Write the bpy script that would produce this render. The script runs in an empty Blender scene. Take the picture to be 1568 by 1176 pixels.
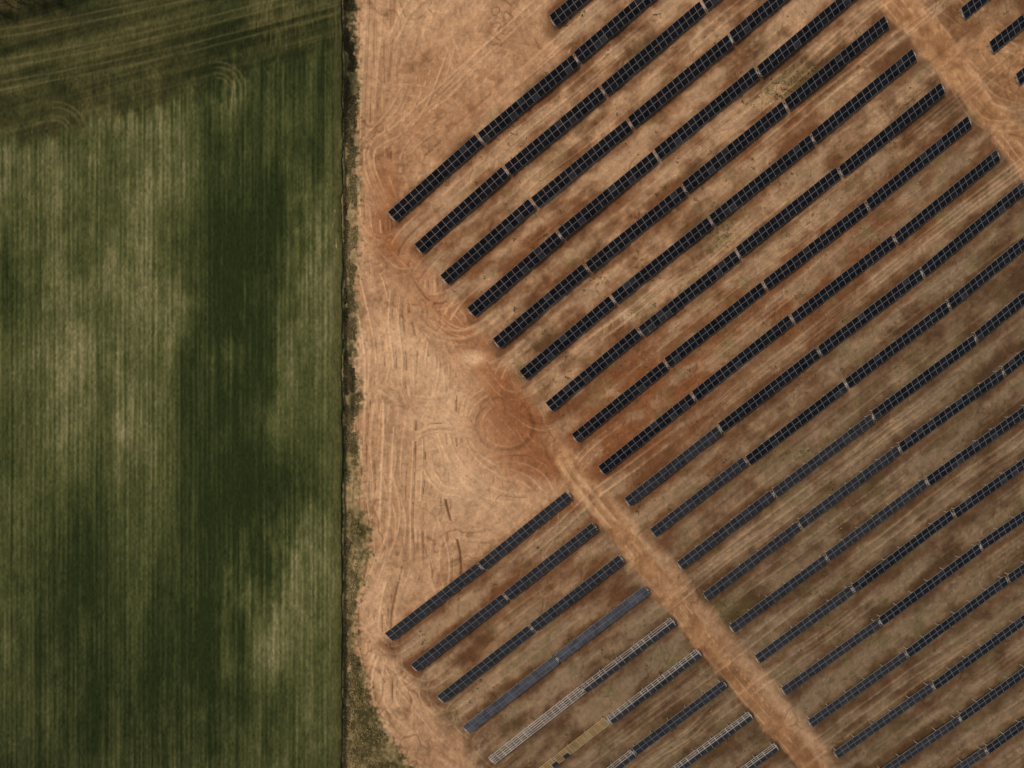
import bpy, math, random
import numpy as np
from mathutils import Vector

random.seed(7)
RNG = np.random.RandomState(11)
S = 0.1                  # metres per photo unit
CX, CY = 784.0, 588.0
H = 104.53
GAIN = np.array([1.08, 1.15, 1.29])      # irradiance factor used to turn surface appearance into albedo

scene = bpy.context.scene

def w2(px, py, z=0.0):
    k = 1.0 - z / H
    return ((px - CX) * S * k, -(py - CY) * S * k)

def lin(c):
    c = np.asarray(c, dtype=np.float64) / 255.0
    return np.where(c <= 0.04045, c / 12.92, ((c + 0.055) / 1.055) ** 2.4)

# ------------------------------------------------------------------ noise
TABS = [RNG.rand(256, 256).astype(np.float32) for _ in range(40)]
def vn(x, y, seed=0):
    T = TABS[seed % 40]
    x = np.asarray(x, np.float32); y = np.asarray(y, np.float32)
    xf = np.floor(x); yf = np.floor(y)
    xi = xf.astype(np.int32) & 255; yi = yf.astype(np.int32) & 255
    fx = (x - xf); fy = (y - yf)
    fx = fx * fx * (3 - 2 * fx); fy = fy * fy * (3 - 2 * fy)
    x1 = (xi + 1) & 255; y1 = (yi + 1) & 255
    a = T[xi, yi]; b = T[x1, yi]; c = T[xi, y1]; d = T[x1, y1]
    return (a * (1 - fx) + b * fx) * (1 - fy) + (c * (1 - fx) + d * fx) * fy
def fbm(x, y, octv=4, seed=0, gain=0.5):
    s = 0; a = 1.0; t = 0
    for o in range(octv):
        c_, s_ = math.cos(.6 * o), math.sin(.6 * o)
        s = s + a * vn((x * c_ - y * s_) * 2 ** o + 17.3 * o, (x * s_ + y * c_) * 2 ** o + 5.1 * o, seed + o)
        t += a; a *= gain
    return s / t
def fbma(x, y, octv=4, seed=0, gain=0.5):
    s = 0; a = 1.0; t = 0
    for o in range(octv):
        s = s + a * vn(x * 2 ** o + 17.3 * o, y * 2 ** o + 5.1 * o, seed + o)
        t += a; a *= gain
    return s / t
def sstep(a, b, x):
    t = np.clip((x - a) / (b - a), 0, 1)
    return t * t * (3 - 2 * t)
def blob(px, py, cx, cy, sx, sy, rot=0.0):
    c, s = math.cos(math.radians(rot)), math.sin(math.radians(rot))
    dx = px - cx; dy = py - cy
    a = dx * c + dy * s; b = -dx * s + dy * c
    return np.exp(-0.5 * np.minimum((a / sx) ** 2 + (b / sy) ** 2, 60))

# ------------------------------------------------------------------ row model
def st0(i): return np.array([601 + 39.95 * i, 333 + 48.4 * i])
def st1(i): return np.array([735 + 40.8 * i, 213 + 49.3 * i])
def st2(i): return np.array([882 + 41.3 * i, 90 + 49.8 * i])
def st3(i): return np.array([1036 + 41.7 * i, -42 + 51.0 * i])
def st4(i): return np.array([1191 + 42.2 * i, -172 + 50.8 * i])
P00 = np.array([601., 333.]); PD = np.array([435., -375.]); PS = np.array([39.95, 48.4]); PDS = np.array([1.75, 2.6])
def model(u, v):
    x = P00[0] + PD[0] * u + v * (PS[0] + PDS[0] * u)
    y = P00[1] + PD[1] * u + v * (PS[1] + PDS[1] * u)
    return x, y
def inv_model(px, py):
    u = np.zeros_like(px); v = np.zeros_like(px)
    for _ in range(4):
        x, y = model(u, v)
        rx = px - x; ry = py - y
        a = PD[0] + v * PDS[0]; b = PS[0] + PDS[0] * u
        c = PD[1] + v * PDS[1]; d = PS[1] + PDS[1] * u
        det = a * d - b * c
        det = np.where(np.abs(det) < 2000, 2000, det)
        u = np.clip(u + (d * rx - b * ry) / det, -20, 20)
        v = np.clip(v + (-c * rx + a * ry) / det, -60, 200)
    return u, v

# ------------------------------------------------------------------ geometry of curves
def catmull(pts, n=8):
    pts = [np.array(p, float) for p in pts]
    P = [2 * pts[0] - pts[1]] + pts + [2 * pts[-1] - pts[-2]]
    out = []
    for k in range(1, len(P) - 2):
        for t in np.linspace(0, 1, n, endpoint=False):
            a, b, c, d = P[k - 1], P[k], P[k + 1], P[k + 2]
            out.append(0.5 * ((2 * b) + (-a + c) * t + (2 * a - 5 * b + 4 * c - d) * t * t + (-a + 3 * b - 3 * c + d) * t ** 3))
    out.append(pts[-1])
    return np.array(out)
def sdist(px, py, pts):
    pts = pts[::3]
    best = np.full(px.shape, 1e9, np.float32); sg = np.ones(px.shape, np.float32)
    for a, b in zip(pts[:-1], pts[1:]):
        d = b - a; L2 = float(d @ d + 1e-9); dx, dy, ax, ay = float(d[0]), float(d[1]), float(a[0]), float(a[1])
        t = np.clip(((px - ax) * dx + (py - ay) * dy) / L2, 0, 1)
        ex = px - ax - dx * t; ey = py - ay - dy * t
        q = ex * ex + ey * ey
        m = q < best
        best = np.where(m, q, best)
        sg = np.where(m, np.sign(dx * ey - dy * ex), sg)
    return np.sqrt(best) * sg
def poly_sd(px, py, poly):
    best = np.full(px.shape, 1e12); inside = np.zeros(px.shape, bool)
    n = len(poly)
    for k in range(n):
        a = np.array(poly[k], float); b = np.array(poly[(k + 1) % n], float)
        d = b - a
        t = np.clip(((px - a[0]) * d[0] + (py - a[1]) * d[1]) / (d @ d), 0, 1)
        best = np.minimum(best, (px - a[0] - d[0] * t) ** 2 + (py - a[1] - d[1] * t) ** 2)
        if abs(d[1]) > 1e-9:
            cond = ((a[1] > py) != (b[1] > py)) & (px < d[0] * (py - a[1]) / d[1] + a[0])
            inside ^= cond
    return np.where(inside, 1, -1) * np.sqrt(best)

ROAD1 = catmull([(862, 700), (885, 738), (950, 815), (1004, 885), (1060, 958), (1110, 1020), (1160, 1080), (1235, 1166), (1400, 1360), (1700, 1710), (2100, 2180)])
ROAD2 = catmull([(1140, -260), (1290, -90), (1375, 0), (1455, 95), (1520, 175), (1580, 250), (1750, 455), (2100, 870), (2500, 1350)])
PATHA = catmull([(1150, -160), (1000, -80), (850, 15), (760, 85), (670, 165), (605, 240), (574, 300), (578, 350), (606, 405), (650, 462), (700, 525), (755, 590), (805, 650), (862, 705)])
PATHB = catmull([(566, -300), (572, 0), (566, 200), (572, 380), (602, 540), (600, 700), (588, 850), (572, 950), (590, 1050), (650, 1130), (740, 1200), (900, 1400)])
POLYA = [(590, 332), (740, 185), (862, 80), (835, 25), (1000, -700), (3500, -700), (3500, 3500), (3000, 3300), (1290, 1176), (1100, 945), (905, 722), (800, 590)]
POLYB = [(583, 985), (868, 748), (1235, 1180), (1900, 1990), (1500, 2000), (740, 1176)]

# ------------------------------------------------------------------ track strokes, on a raster
class Raster:
    def __init__(s, xs, ys):
        s.xs = xs; s.ys = ys; s.a = np.zeros((len(ys), len(xs)), np.float32)
    def stroke(s, pts, w, amp, ends=True):
        n = len(pts) - 1
        for k in range(n):
            a = pts[k]; b = pts[k + 1]
            m = 2.5 * w
            i0 = np.searchsorted(s.xs, min(a[0], b[0]) - m); i1 = np.searchsorted(s.xs, max(a[0], b[0]) + m)
            j0 = np.searchsorted(s.ys, min(a[1], b[1]) - m); j1 = np.searchsorted(s.ys, max(a[1], b[1]) + m)
            if i1 <= i0 or j1 <= j0: continue
            X, Y = np.meshgrid(s.xs[i0:i1], s.ys[j0:j1])
            d = b - a; L2 = d @ d + 1e-9
            t = np.clip(((X - a[0]) * d[0] + (Y - a[1]) * d[1]) / L2, 0, 1)
            q = (X - a[0] - d[0] * t) ** 2 + (Y - a[1] - d[1] * t) ** 2
            f = min(1.0, 4.0 * min(k + 1, n - k) / n) if ends else 1.0
            v = amp * f * np.exp(-q / (w * w))
            sub = s.a[j0:j1, i0:i1]
            if amp > 0: np.maximum(sub, v, out=sub)
            else: np.minimum(sub, v, out=sub)
def offset(pts, o):
    t = np.gradient(pts, axis=0); t /= (np.linalg.norm(t, axis=1)[:, None] + 1e-9)
    n = np.stack([-t[:, 1], t[:, 0]], 1)
    return pts + n * (np.asarray(o)[:, None] if np.ndim(o) else o)
def wander(n, amp, seedv):
    x = np.linspace(0, n / 9.0, n) + seedv * 7.77
    return (vn(x, np.full(n, seedv * 1.31), int(seedv) % 30) - 0.5) * 2 * amp

def make_tracks(R):
    rnd = random.Random(5)
    def pair(pts, w, amp, gap=15):
        for o in (-gap / 2, gap / 2):
            R.stroke(offset(pts, o), w, amp * rnd.uniform(.7, 1))
            if amp < 0 and rnd.random() < .75: R.stroke(offset(pts, o + w * 1.6), w * .7, -amp * .8)
    for k in range(60):
        base = PATHA if k % 2 else PATHB
        n = len(base); a = rnd.randint(0, n - 30); L = rnd.randint(30, 80)
        seg = base[a:a + L]
        off = rnd.gauss(8, 19) if base is PATHA else rnd.gauss(0, 17)
        seg = offset(seg, off + wander(len(seg), 11, k + 1))
        pair(seg, rnd.uniform(1.3, 2.4), rnd.choice([-1, -1, 1]) * rnd.uniform(.3, .9))
    # well used, continuous wheel lines
    for k, (base, o) in enumerate([(PATHA, -8), (PATHA, 6), (PATHA, 22), (PATHA, 38), (PATHB, -14), (PATHB, 2), (PATHB, 18), (PATHB, -26), (PATHB, 34), (PATHB, 46)]):
        seg = offset(base, o + wander(len(base), 8, k + 70))
        pair(seg, rnd.uniform(1.9, 2.7), -rnd.uniform(.8, 1.0))
    for k in range(18):
        x0 = rnd.uniform(560, 640); x1 = rnd.uniform(640, 870)
        pts = catmull([(x0 + 20, rnd.uniform(280, 340)), (x0 - 5, 230), ((x0 + x1) / 2, rnd.uniform(110, 180)), (x1, rnd.uniform(-30, 60))], 10)
        pair(pts, rnd.uniform(1.5, 2.5), rnd.choice([-1, -1, 1]) * rnd.uniform(.4, 1.))
    for k in range(20):
        x0 = rnd.uniform(556, 690); y0 = rnd.uniform(380, 700)
        pts = catmull([(x0, y0), (x0 + rnd.uniform(-12, 12), y0 + 80), (x0 + rnd.uniform(-16, 22), y0 + 170), (x0 + rnd.uniform(-20, 20), y0 + 260)], 8)
        pair(pts, rnd.uniform(1.4, 2.4), rnd.choice([-1, -1, 1]) * rnd.uniform(.4, 1.))
    def arc(cx, cy, r, a0, a1, w, amp, e=1.0):
        t = np.radians(np.linspace(a0, a1, 40))
        ww = wander(40, 3.5, r * .37 + cx)
        pts = np.stack([cx + (r + ww) * np.cos(t), cy + (r + ww) * e * np.sin(t)], 1)
        R.stroke(pts, w, amp)
        if amp < 0: R.stroke(offset(pts, w * 1.6), w * .7, -amp * .7)
    for r in (40, 50, 62, 74): arc(775, 652, r, rnd.uniform(20, 100), rnd.uniform(280, 390), 2.2, -rnd.uniform(.5, .8), .9)
    for r in (24, 40, 57): arc(795, 738, r, 150, 340, 2.0, -rnd.uniform(.5, .8), .7)
    for r in (85, 97, 118, 132): arc(800, 640, r, 70, 215, 2.2, rnd.choice([-.9, .7]))
    for r in (60, 75, 90): arc(770, 790, r, -90, 60, 2, -.7)
    for r in (60, 74, 90, 104): arc(660, 1050, r, 110, 250, 2.3, rnd.choice([-.9, .7]))
    for k in range(14):
        cx = rnd.uniform(620, 790); cy = rnd.uniform(400, 740); r = rnd.uniform(45, 120); a = rnd.uniform(0, 360); b = a + rnd.uniform(50, 120); am = rnd.choice([-1, -1, 1]) * rnd.uniform(.4, .9); e = rnd.uniform(.6, 1.3)
        arc(cx, cy, r, a, b, 1.9, am, e); arc(cx, cy, r + 13, a, b, 1.9, am, e)
    for k in range(12):
        cx = rnd.uniform(560, 760); cy = rnd.uniform(0, 300); r = rnd.uniform(60, 160); a = rnd.uniform(0, 360); b = a + rnd.uniform(30, 90); am = rnd.choice([-1, -1, 1]) * rnd.uniform(.3, .8)
        arc(cx, cy, r, a, b, 1.8, am); arc(cx, cy, r + 14, a, b, 1.8, am)
    for i in range(0, 8):
        for k in range(3):
            v = i + .5 + rnd.uniform(-.12, .12)
            p0 = np.array(model(.16, v)); p1 = np.array(model(.0, v)); sgn = rnd.choice([-1, 1])
            p2 = np.array(model(-.06 - rnd.uniform(0, .03), v + sgn * .35)); p3 = np.array(model(-.07 - rnd.uniform(0, .05), v + sgn * 1.3))
            pair(catmull([p0, p1, p2, p3], 8), rnd.uniform(1.4, 2.2), rnd.choice([-1, -1, 1]) * rnd.uniform(.4, .8), 12)
    for j in range(0, 7):
        for k in range(3):
            q = np.array([596 + 39.3 * (j + .5), 977 + 46.9 * (j + .5)]); d = np.array([.78, -.62])
            sgn = rnd.choice([-1, 1]); o = rnd.uniform(-4, 4)
            pair(catmull([q + d * 60 + o, q + d * 6 + o, q - d * 16 + np.array([.62, .78]) * 20 * sgn, q - d * (22 + o) + np.array([.62, .78]) * 75 * sgn], 8), 1.9, rnd.choice([-1, 1]) * .7, 12)
    for road in (ROAD1, ROAD2):
        for o in ((-1, 3) if road is ROAD1 else (-10, 2, 9)):
            pair(offset(road, o + wander(len(road), 2.2, o + 50)), 2.0, -.9, 13)
        for k in range(22):
            a = rnd.randint(0, max(1, len(road) - 25)); seg = road[a:a + rnd.randint(20, 60)]
            seg = offset(seg, rnd.gauss(0, 3.5 if road is ROAD1 else 8) + wander(len(seg), 2, k + 3))
            pair(seg, rnd.uniform(1.2, 2.0), rnd.choice([-1, 1, 1]) * rnd.uniform(.5, 1.), 13)
    for k in range(24):
        y0 = rnd.uniform(-20, 150)
        pts = catmull([(1400 + rnd.uniform(-10, 30), y0 - 90), (1490, y0 + rnd.uniform(-20, 20)), (1530, y0 + 40), (1600, y0 + rnd.uniform(30, 90))], 8)
        pair(pts, 1.8, rnd.choice([-1, 1]) * rnd.uniform(.4, .9))
    for i in range(-4, 28):
        for k in range(6):
            u0 = rnd.uniform(-.8 if i > 7 else 0, 1.0); u1 = u0 + rnd.uniform(.4, 1.3)
            n = 36
            u = np.linspace(u0, u1, n)
            v = i + .5 + rnd.gauss(0, .06) + wander(n, .08, i * 5 + k + 30)
            x, y = model(u, v)
            pair(np.stack([x, y], 1), rnd.uniform(1.2, 2.0), rnd.choice([-1, -1, 1, 1, 1]) * rnd.uniform(.3, .95), 13)
    return R

# ------------------------------------------------------------------ soil appearance
def soil(px, py, trk):
    shp = px.shape
    u, v = inv_model(px, py)
    wv = v + (fbm(px / 60, py / 60, 2, 3) - .5) * .2 + (fbm(px / 16, py / 16, 2, 8) - .5) * .14
    f = wv - np.round(wv)
    along = u * 570
    wob = (fbm(px / 26, py / 26, 3, 2) - .5) * 22
    A = sstep(-12, 12, poly_sd(px, py, POLYA) + wob)
    B = sstep(-12, 12, poly_sd(px, py, POLYB) + wob)
    r1 = np.abs(sdist(px, py, ROAD1)); sr2 = sdist(px, py, ROAD2); r2 = np.abs(sr2)
    rd1 = 1 - sstep(11, 19, r1 + wob * .5); rd2 = 1 - sstep(16, 30, r2 + wob * .7)
    road = np.maximum(rd1, rd2)
    east = sstep(0, 40, sr2 * -1) * (px > 1000)
    farm = np.maximum(A, B) * (1 - road)
    n1 = fbm(px / 90, py / 90, 4, 0); n2 = fbm(px / 24, py / 24, 4, 6, .55); n3 = fbm(px / 4.5, py / 4.5, 2, 10, .6)
    n4 = fbm(px / 9, py / 9, 3, 34, .6)
    na = fbma(along / 48, v * 4.2, 4, 14, .48); nb = fbma(along / 130, v * 2.2, 3, 18)
    pa = sdist(px, py, PATHA); pb = sdist(px, py, PATHB)
    warp = n1 * 4 + n2 * 1.2
    fa = vn(pa / 9 + warp, (px + py) / 160, 21); fb = vn(pb / 8 + warp, py / 150, 22)
    wgt = sstep(-15, 15, np.abs(pb) - np.abs(pa))
    flow = fb * (1 - wgt) + fa * wgt
    gl = fbm(px / 34 + n2 * .5, py / 44, 3, 35)
    gully = sstep(.93, 1.0, 1 - np.abs(2 * gl - 1)) * sstep(.45, .6, fbm(px / 70, py / 70, 2, 28))
    L = np.array([205, 165, 127.]); M = np.array([174, 133, 98.]); Bn = np.array([98, 71, 49.])
    Rd = np.array([142, 88, 54.]); G = np.array([142, 122, 98.]); Lg = np.array([178, 145, 112.])
    def mix(a, b, t): return a + (b - a) * t[..., None]
    smooth = sstep(.42, .64, n1)
    t = np.clip(.55 + (n1 - .5) * 1.7 + (n2 - .5) * 1.0 + (flow - .5) * .8 + (n4 - .5) * .35, 0, 1)
    op = mix(np.broadcast_to(M, shp + (3,)), L, t)
    op = mix(op, Bn, np.clip((n2 - .59) * 2.8, 0, .42) * (1 - .5 * smooth))
    op = mix(op, np.array([126, 90, 62.]), gully * .5)
    red_o = (blob(px, py, 774, 644, 36, 36, 20) * 1.5 + blob(px, py, 715, 525, 55, 26, 40) * .8 + blob(px, py, 815, 708, 60, 14, 10) * 1. + blob(px, py, 790, 690, 60, 50) * .4
             + blob(px, py, 620, 385, 40, 22, 50) * .5 + blob(px, py, 590, 290, 20, 40) * .5 + blob(px, py, 690, 150, 110, 60, -40) * .25 + blob(px, py, 650, 440, 90, 24, 50) * .4)
    op = mix(op, Rd, np.clip(red_o * (.3 + n2 * 1.4), 0, .92))
    pit = np.exp(-((np.hypot(px - 775, (py - 650) * 1.08) - 44 + wob * .4) / 5) ** 2) * sstep(.4, .55, n2 + .1)
    op = mix(op, np.array([114, 74, 47.]), pit * .5)
    pale_soil = blob(px, py, 690, 640, 46, 110, -25) + blob(px, py, 725, 548, 14, 8) * 1.6 + blob(px, py, 690, 745, 90, 40) * .6 + blob(px, py, 590, 960, 24, 60) * .5 + blob(px, py, 665, 450, 14, 60, -40) * .5  # paler tan patches of bare soil
    op = mix(op, np.array([216, 178, 140.]), np.clip(pale_soil * .6, 0, .9))
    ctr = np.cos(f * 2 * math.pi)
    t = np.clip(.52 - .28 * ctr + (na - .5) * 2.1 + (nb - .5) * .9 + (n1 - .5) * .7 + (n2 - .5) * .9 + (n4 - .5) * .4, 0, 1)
    br = mix(np.broadcast_to(Bn, shp + (3,)), Rd, np.clip(.35 + (n1 - .5) * 1.4, 0, 1))
    red_f = (blob(px, py, 1010, 590, 170, 50, -38) * .8 + blob(px, py, 900, 690, 90, 40, -38) * 1. + blob(px, py, 1260, 420, 200, 50, -38) * .35
             + blob(px, py, 700, 290, 150, 35, -40) * .3 + blob(px, py, 1050, 740, 150, 60, -38) * .3 + blob(px, py, 880, 330, 180, 50, -40) * .3 + blob(px, py, 800, 900, 150, 60, -38) * .3
             + blob(px, py, 1400, 330, 150, 60, -38) * .2 + blob(px, py, 1180, 230, 150, 30, -38) * .2)
    grey = sstep(950, 1500, px * .75 + py * .62) * .7 + .25 * sstep(.48, .62, n1)
    li = mix(np.broadcast_to(Lg, shp + (3,)), np.array([192, 152, 116.]), np.clip(.4 + (n1 - .5) * 2 - grey, 0, 1))
    li = mix(li, G, np.clip(grey, 0, .8))
    br = mix(br, np.array([98, 77, 56.]), np.clip(grey, 0, .75))
    fc = mix(br, li, np.clip(t * .97, 0, 1))
    fc = mix(fc, Rd, np.clip(red_f * (1.3 - t) * .8, 0, .72))
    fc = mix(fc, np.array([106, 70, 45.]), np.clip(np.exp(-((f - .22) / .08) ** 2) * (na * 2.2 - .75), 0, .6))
    wd = sstep(.58, .8, fbm(px / 30, py / 30, 4, 25)) * .3 + blob(px, py, 1215, 128, 40, 12, -20) * .9 * (n3 > .45) + blob(px, py, 1098, 352, 18, 20) * .9 * (n3 > .45) + blob(px, py, 1110, 935, 26, 18) * .5
    wd += sstep(.55, .72, n2) * sstep(.9, 1.3, grey + n1) * .35
    fc = mix(fc, np.array([106, 96, 60.]), np.clip(wd, 0, .7))
    fc = mix(fc, np.array([204, 182, 152.]), np.clip(blob(px, py, 958, 483, 8, 6) * .7 + blob(px, py, 1296, 590, 14, 6, 40) * .6, 0, .8))
    col = mix(op, fc, farm)
    rc = mix(np.broadcast_to(np.array([152, 107, 71.]), shp + (3,)), np.array([192, 147, 105.]), np.clip(.5 + (n2 - .5) * 1.6 + (n4 - .5) * .7, 0, 1))
    col = mix(col, rc, road * .95)
    berm = np.exp(-((r1 - 18) / 3.2) ** 2) * sstep(.4, .6, fbm(px / 12, py / 12, 2, 29)) * farm
    col = mix(col, np.array([112, 76, 48.]), np.clip(berm * .6, 0, 1))
    e2 = east * (1 - rd2)
    col = mix(col, rc, np.clip(e2 * blob(px, py, 1530, 110, 70, 60), 0, .8))
    m = trk * (.62 + n2 * .9) * (1 - .2 * smooth)
    dk = np.clip(-m, 0, 1); lt = np.clip(m, 0, 1) * .75
    col = mix(col, np.array([108, 72, 47.]), np.clip(dk * .92 * (1 - .35 * farm), 0, .85)); col = mix(col, np.array([224, 185, 145.]), lt * (1 - .35 * farm))
    spk = sstep(.70, .85, n3)
    col = col * (1 + (n3 - .5) * .22 + (n4 - .5) * .12 + (n2 - .5) * .10 - spk * .12)[..., None]
    edge = 547 + (fbm(px * 0, py / 40, 4, 30) - .5) * 26 + np.exp(-((py - 655) / 22) ** 2) * -10 + np.exp(-((py - 820) / 90) ** 2) * 12
    edge = np.where(py > 950, edge + ((np.minimum(py, 1500) - 950) / 226.0) ** 2 * 80, edge)
    vg = 1 - sstep(-8, 10, px - edge + (n3 - .5) * 22)
    vt = np.clip(.66 + (n2 - .5) * 1.8 + (n3 - .5) * 1.2 + .2 * np.sin(py / 230.), 0, 1)
    vc = mix(np.broadcast_to(np.array([76, 70, 42.]), shp + (3,)), np.array([160, 138, 98.]), vt)
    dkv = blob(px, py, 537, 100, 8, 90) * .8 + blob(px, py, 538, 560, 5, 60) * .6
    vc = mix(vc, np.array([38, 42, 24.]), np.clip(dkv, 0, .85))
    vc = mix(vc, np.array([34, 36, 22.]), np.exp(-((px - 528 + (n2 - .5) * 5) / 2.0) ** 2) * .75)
    col = mix(col, vc, vg)
    col = col * (1 - .15 * sstep(850, 1600, px * .7 + py * .7) )[..., None]  # vignette falloff towards the lower right, put into the soil colour
    h = (n1 - .5) * .35 + (n2 - .5) * .26 + (n4 - .5) * .08 + (n3 - .5) * .05 + trk * .13 - .06 * road + berm * .12 - gully * .08 - pit * .2
    h = h - .08 * np.exp(-((px - 529) / 4) ** 2) - .05
    return np.clip(col, 3, 245), h, vg

def axis(a, b, step, far):
    c = np.arange(a, b, step)
    out = []; x = c[-1]; d = step
    while x < far: d *= 1.35; x += d; out.append(x)
    lo = []; x = c[0]; d = step
    while x > -far: d *= 1.35; x -= d; lo.append(x)
    return np.array(lo[::-1] + list(c) + out)

def grid_mesh(name, X, Y, Z, col, mats, mask=None):
    ny, nx = X.shape
    co = np.stack([X, Y, Z], -1).reshape(-1, 3).astype(np.float32)
    idx = np.arange(ny * nx).reshape(ny, nx)
    q = np.stack([idx[:-1, :-1], idx[1:, :-1], idx[1:, 1:], idx[:-1, 1:]], -1).reshape(-1, 4).astype(np.int32)
    me = bpy.data.meshes.new(name)
    me.vertices.add(len(co)); me.vertices.foreach_set('co', co.ravel())
    me.loops.add(q.size); me.loops.foreach_set('vertex_index', q.ravel())
    me.polygons.add(len(q)); me.polygons.foreach_set('loop_start', np.arange(0, q.size, 4, dtype=np.int32))
    me.polygons.foreach_set('use_smooth', np.ones(len(q), bool))
    me.update(calc_edges=True)
    at = me.color_attributes.new('Col', 'FLOAT_COLOR', 'POINT')
    c4 = np.ones((len(co), 4), np.float32); c4[:, :3] = (lin(col.reshape(-1, 3)) / GAIN)
    at.data.foreach_set('color', c4.ravel())
    ob = bpy.data.objects.new(name, me); scene.collection.objects.link(ob)
    me.materials.append(mats)
    return ob

# ------------------------------------------------------------------ materials
def soil_material(name, scales, amt, bump, stretch=None):
    m = bpy.data.materials.new(name); m.use_nodes = True
    nt = m.node_tree; N = nt.nodes; Lk = nt.links
    bs = N['Principled BSDF']; bs.inputs['Roughness'].default_value = .95; bs.inputs['Specular IOR Level'].default_value = .05
    at = N.new('ShaderNodeVertexColor'); at.layer_name = 'Col'
    tc = N.new('ShaderNodeTexCoord'); mp = N.new('ShaderNodeMapping')
    Lk.new(tc.outputs['Object'], mp.inputs['Vector'])
    if stretch: mp.inputs['Scale'].default_value = stretch
    last = at.outputs['Color']; bl = None
    for k, sc in enumerate(scales):
        n = N.new('ShaderNodeTexNoise'); n.inputs['Scale'].default_value = sc; n.inputs['Detail'].default_value = 3; n.inputs['Roughness'].default_value = .7
        Lk.new(mp.outputs['Vector'], n.inputs['Vector'])
        mr = N.new('ShaderNodeMapRange'); mr.inputs['From Min'].default_value = .3; mr.inputs['From Max'].default_value = .7
        mr.inputs['To Min'].default_value = 1 - amt; mr.inputs['To Max'].default_value = 1 + amt
        Lk.new(n.outputs['Fac'], mr.inputs['Value'])
        v = N.new('ShaderNodeVectorMath'); v.operation = 'SCALE'
        Lk.new(last, v.inputs[0]); Lk.new(mr.outputs['Result'], v.inputs['Scale']); last = v.outputs['Vector']
        b = N.new('ShaderNodeBump'); b.inputs['Strength'].default_value = .8; b.inputs['Distance'].default_value = bump / (k + 1)
        Lk.new(n.outputs['Fac'], b.inputs['Height'])
        if bl: Lk.new(bl, b.inputs['Normal'])
        bl = b.outputs['Normal']
    Lk.new(last, bs.inputs['Base Color']); Lk.new(bl, bs.inputs['Normal'])
    return m
mat_soil = soil_material('bare_soil', (4.0,), .13, .06)
mat_crop = soil_material('green_crop', (3.6,), .18, .12, (1.0, .4, 1.0))
mat_leaf = soil_material('leaf_and_grass', (3.0,), .2, .02)
mat_leaf.node_tree.nodes['Principled BSDF'].inputs['Roughness'].default_value = .7

def plain(name, col, rough, metal=0., noise=.1, spec=.5):
    m = bpy.data.materials.new(name); m.use_nodes = True
    nt = m.node_tree; N = nt.nodes; bs = N['Principled BSDF']
    bs.inputs['Roughness'].default_value = rough; bs.inputs['Metallic'].default_value = metal; bs.inputs['Specular IOR Level'].default_value = spec
    n = N.new('ShaderNodeTexNoise'); n.inputs['Scale'].default_value = .9; n.inputs['Detail'].default_value = 3
    tc = N.new('ShaderNodeTexCoord'); nt.links.new(tc.outputs['Object'], n.inputs['Vector'])
    r = N.new('ShaderNodeValToRGB')
    r.color_ramp.elements[0].position = .3; r.color_ramp.elements[1].position = .7
    r.color_ramp.elements[0].color = [c * (1 - noise) for c in col] + [1]; r.color_ramp.elements[1].color = [c * (1 + noise) for c in col] + [1]
    nt.links.new(n.outputs['Fac'], r.inputs['Fac']); nt.links.new(r.outputs['Color'], bs.inputs['Base Color'])
    return m
mat_glass = plain('photovoltaic_glass', (.010, .010, .0105), .22, 0, .5, .08)
mat_glass2 = plain('photovoltaic_glass_sky_sheen', (.029, .027, .026), .35, 0, .4, .13)  # sky reflection put into a paler base colour, mostly for the lower rows
mat_glass3 = plain('photovoltaic_glass_pale', (.072, .069, .07), .35, 0, .4, .28)
mat_alu = plain('anodised_frame', (.21, .195, .175), .55, .1)
mat_steel = plain('galvanised_steel', (.34, .30, .25), .6, .1)
mat_lath = plain('yellow_timber_lath', (.50, .33, .12), .8, 0, .3)
mat_back = plain('pale_rail', (.46, .40, .31), .7, 0, .3)
mat_bark = plain('bark', (.09, .065, .045), .9)

# ------------------------------------------------------------------ ground
gx = axis(505, 1660, 1.15, 26000); gy = axis(-70, 1250, 1.15, 26000)
R = make_tracks(Raster(gx, gy))
PX, PY = np.meshgrid(gx.astype(np.float32), gy.astype(np.float32))
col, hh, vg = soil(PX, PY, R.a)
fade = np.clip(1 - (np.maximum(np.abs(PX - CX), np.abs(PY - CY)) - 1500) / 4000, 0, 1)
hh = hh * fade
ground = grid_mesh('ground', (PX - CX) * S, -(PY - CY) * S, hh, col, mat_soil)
def ground_h(px, py):
    i = np.clip(np.searchsorted(gx, px), 0, len(gx) - 1); j = np.clip(np.searchsorted(gy, py), 0, len(gy) - 1)
    return hh[j, i]

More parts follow.
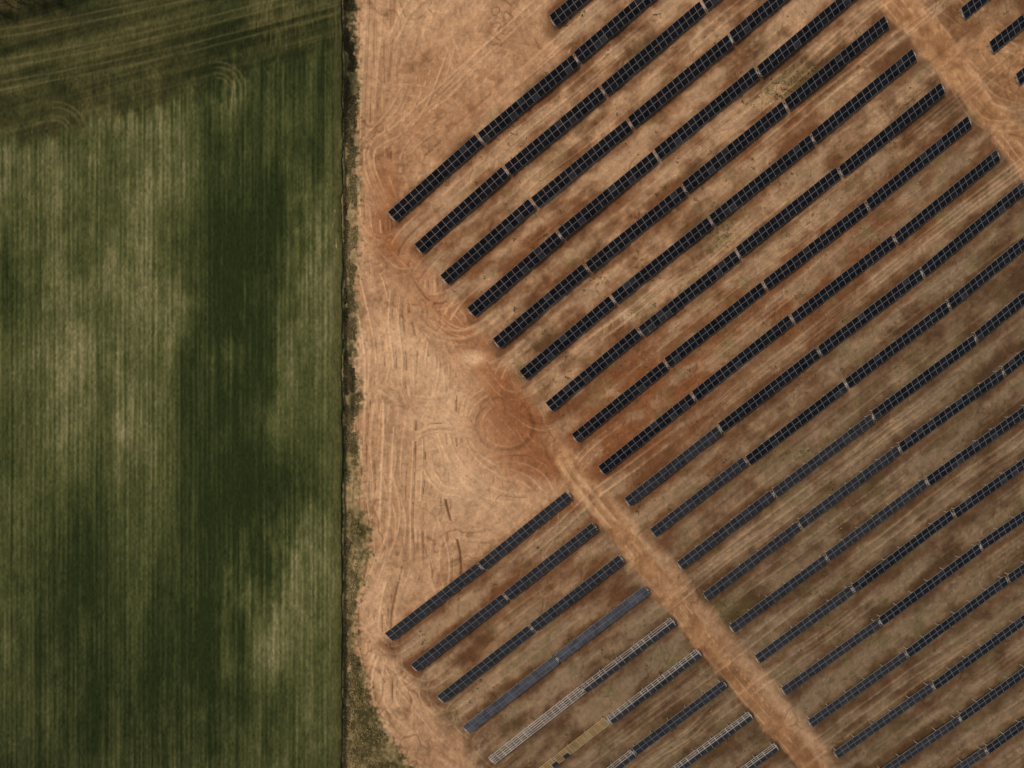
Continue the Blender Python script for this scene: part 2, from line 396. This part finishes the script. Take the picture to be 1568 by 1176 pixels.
def road_strip(name, pts, half):
    pts = catmull(pts[::4], 24)
    pts = pts[(pts[:, 1] > -150) & (pts[:, 1] < 1400)]
    t = np.gradient(pts, axis=0); t /= np.linalg.norm(t, axis=1)[:, None]
    nrm = np.stack([-t[:, 1], t[:, 0]], 1)
    of = np.linspace(-half, half, 41)
    edgew = 1 + .25 * (fbm(np.arange(len(pts)) / 9., np.zeros(len(pts)), 3, 8) - .5)
    X = pts[:, 0][:, None] + nrm[:, 0][:, None] * of[None] * edgew[:, None]
    Y = pts[:, 1][:, None] + nrm[:, 1][:, None] * of[None] * edgew[:, None]
    ix = np.clip(np.searchsorted(gx, X), 1, len(gx) - 1); iy = np.clip(np.searchsorted(gy, Y), 1, len(gy) - 1)
    tx = np.clip((X - gx[ix - 1]) / (gx[ix] - gx[ix - 1]), 0, 1); ty = np.clip((Y - gy[iy - 1]) / (gy[iy] - gy[iy - 1]), 0, 1)
    def samp(A):
        if A.ndim == 3: a, b = tx[..., None], ty[..., None]
        else: a, b = tx, ty
        return (A[iy - 1, ix - 1] * (1 - a) + A[iy - 1, ix] * a) * (1 - b) + (A[iy, ix - 1] * (1 - a) + A[iy, ix] * a) * b
    Z = samp(hh) + .03 - .06 * (np.abs(of) / half)[None] ** 4
    return grid_mesh(name, (X - CX) * S, -(Y - CY) * S, Z, samp(col), mat_soil)
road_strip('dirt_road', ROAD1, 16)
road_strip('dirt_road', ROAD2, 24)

# ------------------------------------------------------------------ crop field
fx = np.concatenate([-np.geomspace(100, 26000, 26)[::-1], np.arange(-98, 527.5, 1.2)])
fy = gy
FX, FY = np.meshgrid(fx.astype(np.float32), fy.astype(np.float32))
def crop(px, py):
    wx = px + (fbm(px / 200, py / 300, 2, 12) - .5) * 5
    s2 = vn(wx / 7, py / 190, 2)
    hl = np.interp(px, [-400, 0, 120, 240, 340, 430, 530], [300, 215, 200, 165, 118, 96, 60]) + (fbm(px / 14, py / 60, 3, 5) - .5) * 30 + (s2 - .5) * 30
    head = 1 - sstep(-12, 14, py - hl)
    s1 = vn(wx / 2.4, py / 90, 1); s3 = vn(wx / 17 + .3, py / 210, 3); s4 = fbma(wx / 52 + 3.3, py / 300, 3, 4)
    s5 = vn(wx / 4.1, py / 45, 9)
    ang = math.radians(-16)
    a = px * math.cos(ang) + py * math.sin(ang); b = -px * math.sin(ang) + py * math.cos(ang)
    h1 = vn(b / 3, a / 90, 5); h2 = vn(b / 9, a / 150, 6); h3 = vn(b / 26, a / 200, 7)
    n1 = fbm(px / 70, py / 110, 4, 16); n2 = fbm(px / 12, py / 22, 4, 20, .6); n3 = fbm(px / 3.2, py / 4.5, 2, 24)
    nL = fbm(px / 150 + 4.2, py / 190 + 1.7, 3, 36)
    B = [(225, 380, 44, 180, .28), (100, 420, 60, 170, .12), (225, 720, 34, 120, .26), (150, 650, 40, 150, .08), (340, 560, 55, 330, -.26), (300, 960, 70, 150, -.26),
         (450, 890, 30, 70, .40), (425, 985, 28, 45, .26), (482, 480, 24, 140, .34), (436, 570, 12, 50, .36), (445, 30, 70, 18, .34), (345, 150, 16, 34, .36),
         (300, 170, 60, 16, .12), (200, 200, 60, 24, .18), (150, 330, 60, 120, .05), (380, 300, 70, 90, -.10), (400, 770, 50, 90, -.32), (430, 240, 60, 90, -.1), (80, 1050, 140, 110, -.16),
         (270, 500, 10, 50, .28), (340, 220, 10, 60, .2), (20, 500, 30, 250, .1), (480, 1080, 30, 90, .05), (260, 270, 60, 40, .12), (300, 80, 200, 60, -.04),
         (40, 700, 40, 120, -.14), (120, 850, 50, 70, -.12), (400, 60, 100, 8, -.2), (130, 110, 130, 8, -.16), (260, 860, 20, 50, -.16)]
    bl = 0
    for cx, cy, sx, sy, am in B:
        bl = bl + am * blob(px + (n1 - .5) * 110 + (s2 - .5) * 18, py + (n2 - .5) * 80 + (s1 - .5) * 60, cx, cy, sx, sy)
    core = .34 + bl + (s1 - .5) * .22 + (s5 - .5) * .18 + (s2 - .5) * .22 + (s3 - .5) * .16 + (s4 - .5) * .16 + (n1 - .5) * .6 + (n2 - .5) * .36 + (nL - .5) * .5
    core = core + .07 * np.sin(px * 2 * math.pi / 7.2)
    core = core - .14 * np.exp(-(((wx % 43) - 20) / 1.6) ** 2)
    hd = .32 + bl * .8 + (h1 - .5) * .25 + (h2 - .5) * .35 + (h3 - .5) * .35 + (n1 - .5) * .5 + (n2 - .5) * .38
    t = np.clip(core * (1 - head) + hd * head, 0, 1)[..., None]
    D = np.array([41, 50, 23.]); Mi = np.array([80, 84, 47.]); Lt = np.array([136, 129, 92.])
    c = np.where(t < .5, D + (Mi - D) * t * 2, Mi + (Lt - Mi) * (t - .5) * 2)
    dry = head * (.5 + (n1 - .5) * .6)
    c = c + (np.array([90, 80, 46.]) * (.5 + .8 * t) - c) * np.clip(dry * .75, 0, 1)[..., None]
    eb = sstep(505, 522, px)
    c = c + (np.array([76, 74, 42.]) * (.7 + .6 * n2[..., None]) - c) * (eb * .5)[..., None]
    c = c * (1 + (n3 - .5) * .28)[..., None]
    gap = np.exp(-((px - 516) / 1.8) ** 2) * .5
    c = c + (np.array([104, 90, 60.]) - c) * (gap)[..., None]
    # lens vignette painted into the crop colour, darker towards the outer corners
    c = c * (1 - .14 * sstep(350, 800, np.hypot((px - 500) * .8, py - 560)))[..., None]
    h = .24 - .10 * t[..., 0] + (n3 - .5) * .12 + (n2 - .5) * .08 - .1 * gap
    return c, h
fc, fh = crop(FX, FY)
FR = Raster(fx, fy)
def farc(cx, cy, r, a0, a1, w, amp, e=1.0):
    t = np.radians(np.linspace(a0, a1, 30)); FR.stroke(np.stack([cx + (r + wander(30, 1.5, r)) * np.cos(t), cy + r * e * np.sin(t)], 1), w, amp)
for r in (18, 25, 34, 42): farc(334, 138, r, -110, 10, 1.9, .9)
for r in (20, 27, 40, 48): farc(85, 205, r, -120, 0, 1.9, .9)
for o in (0, 12, 34, 46, 80, 92):
    FR.stroke(catmull([(-80, 150 - o), (60, 128 - o), (200, 100 - o), (330, 70 - o), (520, 20 - o)], 10), 1.9, .8, False)
for x in (40, 52, 158, 170, 276, 288, 394, 406, 498, 508):
    FR.stroke(np.stack([x + wander(30, 1.5, x), np.linspace(205 - x * .25, 1300, 30)], 1), 1.5, .35, False)
tm = (FR.a * (.3 + 1.0 * fbm(FX / 30, FY / 40, 3, 9)))[..., None]
fc = fc + (np.array([112, 104, 68.]) - fc) * tm * .65
fh = fh - .1 * tm[..., 0]
fe = 525 + (fbm(FX * 0, FY / 22, 4, 26) - .5) * 5
XX = np.where(FX > 500, 500 + (FX - 500) * (fe - 500) / 27.5, FX)
fh = np.where(FX >= fx[-1] - .1, -.3, fh)
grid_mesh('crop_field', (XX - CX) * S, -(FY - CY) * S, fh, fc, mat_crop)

# ------------------------------------------------------------------ solar rows
class MB:
    def __init__(s): s.v = []; s.f = []; s.m = []
    def box(s, c, ax, ay, az, hx, hy, hz, mat):
        b = len(s.v)
        for sx, sy, sz in ((-1,-1,-1),(1,-1,-1),(1,1,-1),(-1,1,-1),(-1,-1,1),(1,-1,1),(1,1,1),(-1,1,1)):
            s.v.append(c + ax * (hx * sx) + ay * (hy * sy) + az * (hz * sz))
        for f in ((0,3,2,1),(4,5,6,7),(0,1,5,4),(1,2,6,5),(2,3,7,6),(3,0,4,7)):
            s.f.append(tuple(b + k for k in f)); s.m.append(mat)
    def quad(s, c, ax, ay, hx, hy, mat):
        b = len(s.v)
        for sx, sy in ((-1,-1),(1,-1),(1,1),(-1,1)): s.v.append(c + ax * (hx * sx) + ay * (hy * sy))
        s.f.append((b, b+1, b+2, b+3)); s.m.append(mat)
TILT = math.radians(21); MW = .93; ZC = .82
MATS = [mat_glass, mat_glass2, mat_glass3, mat_alu, mat_steel, mat_lath, mat_back]
def table(mb, p0, p1, kind='full', glass=0, rnd=random):
    j = rnd.gauss(0, .9)
    d = p1 - p0; L = np.linalg.norm(d); t = d / L; nn = np.array([-t[1], t[0]])
    p0 = p0 + nn * (j + rnd.gauss(0, .5)); p1 = p1 + nn * (j + rnd.gauss(0, .5))
    z = ZC + rnd.gauss(0, .05)
    a = Vector((*w2(p0[0], p0[1], z), z)); b = Vector((*w2(p1[0], p1[1], z), z + rnd.gauss(0, .04)))
    ax = (b - a); Lm = ax.length; ax.normalize()
    hn = Vector((-ax.y, ax.x, 0)) * -1; hn.z = 0; hn.normalize()
    tl = TILT + rnd.gauss(0, .012)
    ay = (hn * math.cos(tl) + Vector((0, 0, -1)) * math.sin(tl)); ay = (ay - ax * ay.dot(ax)).normalized()
    az = ax.cross(ay)
    if az.z < 0: az = -az
    n = max(2, int(round(Lm / 1.08))); pw = Lm / n
    mid = (a + b) / 2
    rows = {'full': (-1, 1), 'lower': (1,), 'upper': (-1,)}.get(kind, ())
    for r in rows:
        for k in range(n):
            if kind != 'full' and rnd.random() < .04: continue
            c = a + ax * ((k + .5) * pw) + ay * (r * (MW / 2 + .018))
            c = c + az * rnd.uniform(-.004, .004)
            mb.box(c, ax, ay, az, pw / 2 - .018, MW / 2, .02, 3)
            e1 = (ax + az * rnd.uniform(-.006, .006)).normalized(); e2 = (ay + az * rnd.uniform(-.008, .008)).normalized()
            g = glass
            if rnd.random() < .06: g = min(2, glass + 1)
            if g == 2 and glass < 2 : g = 1
            mb.quad(c + az * .028, e1, e2, pw / 2 - .042, MW / 2 - .026, g)
    rail = {'bare': 6, 'lath': 5}.get(kind, 4)
    for o in ((-.68, -.26, .26, .68) if kind in ('full',) else (-.8, -.42, 0, .42, .8)):
        c = mid + ay * o - az * .055
        w = .025 if kind == 'full' else .045
        mb.box(c, ax, ay, az, Lm / 2 + .14, w, .025, rail)
    m = max(3, int(Lm / 3.1))
    for k in range(m + 1):
        c = a + ax * (.35 + (Lm - .7) * k / m)
        mb.box(c - az * .12, ax, ay, az, .035, .88, .035, 4)
        for o in (-.58, .55):
            top = c + ay * o - az * .15
            hz = (top.z + .25) / 2
            mb.box(Vector((top.x, top.y, top.z - hz)), Vector((1,0,0)), Vector((0,1,0)), Vector((0,0,1)), .045, .045, hz, 4)
        p = c + ay * -.6 - az * .6 ; q = c + ay * .45 - az * .18
        dv = q - p; l = dv.length; dv.normalize(); s2 = dv.cross(ax).normalized()
        mb.box((p + q) / 2, dv, ax, s2, l / 2, .02, .02, 4)
    for e_ in (a - ax * .12, b + ax * .12):
        mb.box(e_ - az * .05 + ay * .1, ax, ay, az, .05, rnd.uniform(.2, .5), .02, 6)
    if kind in ('bare', 'lath', 'lower', 'upper'):
        for k in range(n + 1):
            if rnd.random() < .12: continue
            c = a + ax * (k * pw)
            mb.box(c - az * .022, ax, ay, az, .06, .86, .012, rail if kind != 'lower' else 6)
        if kind in ('bare', 'lath'):
            for k in range(n):
                if rnd.random() < .10:
                    c = a + ax * ((k + .5) * pw) + ay * (rnd.choice((-1, 1)) * (MW / 2 + .018))
                    mb.box(c + az * .02, ax, ay, az, pw / 2 - .018, MW / 2, .02, 3); mb.quad(c + az * .044, ax, ay, pw / 2 - .042, MW / 2 - .026, 1)
def finish(mb, name):
    me = bpy.data.meshes.new(name); me.from_pydata([tuple(v) for v in mb.v], [], mb.f)
    for m in MATS: me.materials.append(m)
    me.polygons.foreach_set('material_index', mb.m); me.update()
    ob = bpy.data.objects.new(name, me); scene.collection.objects.link(ob); return ob
def cut(p, q, g0=2.2, g1=2.2):
    d = (q - p) / np.linalg.norm(q - p); return p + d * g0, q - d * g1
for i in range(-5, 25):
    mb = MB(); sts = [st0(i), st1(i), st2(i), st3(i), st4(i)]
    if i == -1: sts = sts[2:]
    if i < -1: sts = sts[3:]
    if i == -1: sts[0] = np.array([847., 33.])
    g = 0 if i < 11 else 1
    for q_, (a_, b_) in enumerate(zip(sts[:-1], sts[1:])):
        if a_[0] > 2150 or a_[1] > 1750: continue
        gg = 1 if (i in (9, 10) and q_ == 0) else g
        if q_ > 1 or (i > 13 and q_ > 0): gg = 0
        table(mb, *cut(a_, b_, 2.2 if a_ is not sts[0] else 0), 'full', gg)
    if mb.v: finish(mb, 'solar_panel_row')
    mb = MB(); e = (st4(i) - st3(i)) / np.linalg.norm(st4(i) - st3(i)); s5 = st4(i) + e * 95
    if s5[0] < 2000:
        for k in range(2):
            table(mb, s5 + e * (k * 204), s5 + e * (k * 204 + 199), 'full', 0)
        finish(mb, 'solar_panel_row')
kinds = {4: ('bare', 'lower'), 5: ('lath', 'lower'), 6: ('lower', 'full'), 7: ('lower', 'lower'), 8: ('full', 'lower')}
for j in range(0, 16):
    mb = MB()
    s = np.array([596 + 39.3 * j, 977 + 46.9 * j]); gq = np.array([736 + 39 * j, 868 + 47.2 * j]); e = np.array([872 + 39.5 * j, 760 + 47.9 * j])
    kk = kinds.get(j, ('full', 'full'))
    gl = {3: 2}.get(j, 1)
    table(mb, *cut(s, gq, 0), kk[0], gl); table(mb, *cut(gq, e, 2.2, 0), kk[1], gl)
    finish(mb, 'solar_panel_row')

# ------------------------------------------------------------------ plants
def tuft_mesh(name, pts, size, cols, blades=7, upright=.6):
    rnd = np.random.RandomState(3)
    n = len(pts); k = blades
    base = np.repeat(pts, k, axis=0)
    sz = np.repeat(size, k) * rnd.uniform(.5, 1.2, n * k)
    ang = rnd.uniform(0, 2 * math.pi, n * k); w = sz * rnd.uniform(.12, .26, n * k)
    dx, dy = np.cos(ang), np.sin(ang)
    base[:, 0] += dx * sz * .15; base[:, 1] += dy * sz * .15
    tip = base + np.stack([dx * sz * .8, dy * sz * .8, sz * upright * rnd.uniform(.3, 1.2, n * k)], 1)
    midp = (base + tip) / 2; midp[:, 2] += sz * .15
    l = midp + np.stack([-dy * w, dx * w, w * 0], 1); r = midp - np.stack([-dy * w, dx * w, w * 0], 1)
    V = np.stack([base, r, tip, l], 1).reshape(-1, 3)
    Fq = np.arange(n * k * 4, dtype=np.int32)
    me = bpy.data.meshes.new(name)
    me.vertices.add(len(V)); me.vertices.foreach_set('co', V.astype(np.float32).ravel())
    me.loops.add(len(Fq)); me.loops.foreach_set('vertex_index', Fq)
    me.polygons.add(n * k); me.polygons.foreach_set('loop_start', np.arange(0, len(Fq), 4, dtype=np.int32)); me.update(calc_edges=True)
    cc = np.repeat(cols, k, axis=0) * rnd.uniform(.75, 1.25, (n * k, 1))
    c4 = np.ones((n * k * 4, 4), np.float32); c4[:, :3] = np.repeat(lin(np.clip(cc, 2, 250)) / GAIN, 4, axis=0)
    at = me.color_attributes.new('Col', 'FLOAT_COLOR', 'POINT'); at.data.foreach_set('color', c4.ravel())
    me.materials.append(mat_leaf)
    ob = bpy.data.objects.new(name, me); scene.collection.objects.link(ob); return ob
r = np.random.RandomState(9)
n = 26000
py = r.uniform(-100, 1280, n); px = 527 + np.abs(r.normal(0, 11, n))
lim = 544 + (fbm(px * 0, py / 40, 4, 30) - .5) * 26 + np.where(py > 950, ((py - 950) / 226.0) ** 2 * 80, 0)
ex = r.uniform(0, 1, n) < .3
px = np.where(ex & (py > 900), r.uniform(527, lim + 4), px)
dens = fbm(px / 12, py / 22, 3, 31)
keep = (px < lim + 2) & (dens > .47)
px, py = px[keep], py[keep]
t = np.clip(fbm(px / 9, py / 30, 3, 33) * 1.5 + .0 + r.normal(0, .15, len(px)), 0, 1)[:, None]
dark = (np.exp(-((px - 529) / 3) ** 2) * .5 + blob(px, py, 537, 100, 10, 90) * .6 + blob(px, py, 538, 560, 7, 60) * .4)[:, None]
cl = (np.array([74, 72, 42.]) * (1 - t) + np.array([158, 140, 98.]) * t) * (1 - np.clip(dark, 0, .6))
z = ground_h(px, py)
tuft_mesh('verge_grass', np.stack([(px - CX) * S, -(py - CY) * S, z], 1), r.uniform(.12, .32, len(px)), cl)
n = 60000
px = r.uniform(560, 1680, n); py = r.uniform(-80, 1270, n)
dn = fbm(px / 28, py / 28, 4, 25)
pr = sstep(.56, .78, dn) * .3 + blob(px, py, 1215, 128, 38, 10, -20) * 1.0 + blob(px, py, 1098, 352, 14, 16) + blob(px, py, 1110, 935, 24, 16) * .5 + blob(px, py, 1150, 1120, 90, 60) * .03
ins = (np.maximum(poly_sd(px, py, POLYA), poly_sd(px, py, POLYB)) > 4) & (np.abs(sdist(px, py, ROAD1)) > 18) & (np.abs(sdist(px, py, ROAD2)) > 28)
keep = ins & (r.uniform(0, 1, n) < pr)
px, py = px[keep], py[keep]
t = r.uniform(0, 1, len(px))[:, None]
cl = np.array([66, 70, 36.]) * (1 - t) + np.array([124, 108, 70.]) * t
tuft_mesh('weeds', np.stack([(px - CX) * S, -(py - CY) * S, ground_h(px, py)], 1), r.uniform(.14, .34, len(px)), cl, 6)

def hedgerow():
    P = []; C = []; Sz = []
    mb = MB()
    for k in range(40):
        cx = -300 + k * 10 + r.normal(0, 3); cy = 22 - cx * .30 + r.normal(0, 5)
        hgt = r.uniform(2.2, 4.2); rad = r.uniform(.8, 1.6)
        X, Y = (cx - CX) * S, -(cy - CY) * S
        mb.box(Vector((X, Y, hgt * .35)), Vector((1, 0, 0)), Vector((0, 1, 0)), Vector((0, 0, 1)), .08, .08, hgt * .4, 0)
        for q in range(4):
            an = r.uniform(0, 6.28); dv = Vector((math.cos(an) * .6, math.sin(an) * .6, .7)).normalized(); sx = dv.cross(Vector((0, 0, 1))).normalized()
            mb.box(Vector((X, Y, hgt * .5)) + dv * .5, dv, sx, dv.cross(sx), .6, .035, .035, 0)
        tone = r.uniform(0, 1)
        for cl_ in range(9):
            o = r.normal(0, .45, 3) * rad; o[2] = abs(o[2])
            base = np.array([X, Y, hgt * .6]) + o
            m = 45; P.append(base + r.normal(0, .28, (m, 3)) * rad)
            c0 = np.array([46, 54, 26.]) * (1 - tone) + np.array([104, 72, 38.]) * tone * r.uniform(.6, 1.2)
            C.append(np.repeat(c0[None] * r.uniform(.6, 1.3), m, 0)); Sz.append(r.uniform(.08, .2, m))
    tr = tuft_mesh('hedgerow', np.concatenate(P), np.concatenate(Sz), np.concatenate(C), 3, .3)
    me = bpy.data.meshes.new('branches'); me.from_pydata([tuple(v) for v in mb.v], [], mb.f); me.materials.append(mat_bark)
    ob = bpy.data.objects.new('branches', me); scene.collection.objects.link(ob); ob.parent = tr
hedgerow()

# ------------------------------------------------------------------ light + camera
EL, AZ = math.radians(52), math.radians(290)
wd = bpy.data.worlds.new('World'); scene.world = wd; wd.use_nodes = True
nt = wd.node_tree; sky = nt.nodes.new('ShaderNodeTexSky'); sky.sky_type = 'NISHITA'; sky.sun_disc = False
sky.sun_elevation = EL; sky.sun_rotation = AZ; sky.air_density = 1.0; sky.dust_density = 3.0
nt.links.new(sky.outputs['Color'], nt.nodes['Background'].inputs['Color']); nt.nodes['Background'].inputs['Strength'].default_value = .115
sl = bpy.data.lights.new('sun', 'SUN'); sl.energy = 2.0; sl.angle = math.radians(12); sl.color = (1, .92, .82)
so = bpy.data.objects.new('sun', sl); scene.collection.objects.link(so)
vdir = Vector((math.sin(AZ) * math.cos(EL), math.cos(AZ) * math.cos(EL), math.sin(EL)))
so.rotation_euler = vdir.to_track_quat('Z', 'Y').to_euler()
cd = bpy.data.cameras.new('camera'); cd.sensor_width = 36; cd.lens = 24; cd.clip_end = 6000; cd.clip_start = .5
co = bpy.data.objects.new('camera', cd); scene.collection.objects.link(co); co.location = (0, 0, H); co.rotation_euler = (0, 0, 0)
scene.camera = co
scene.view_settings.view_transform = 'Standard'; scene.view_settings.look = 'None'; scene.view_settings.exposure = 0
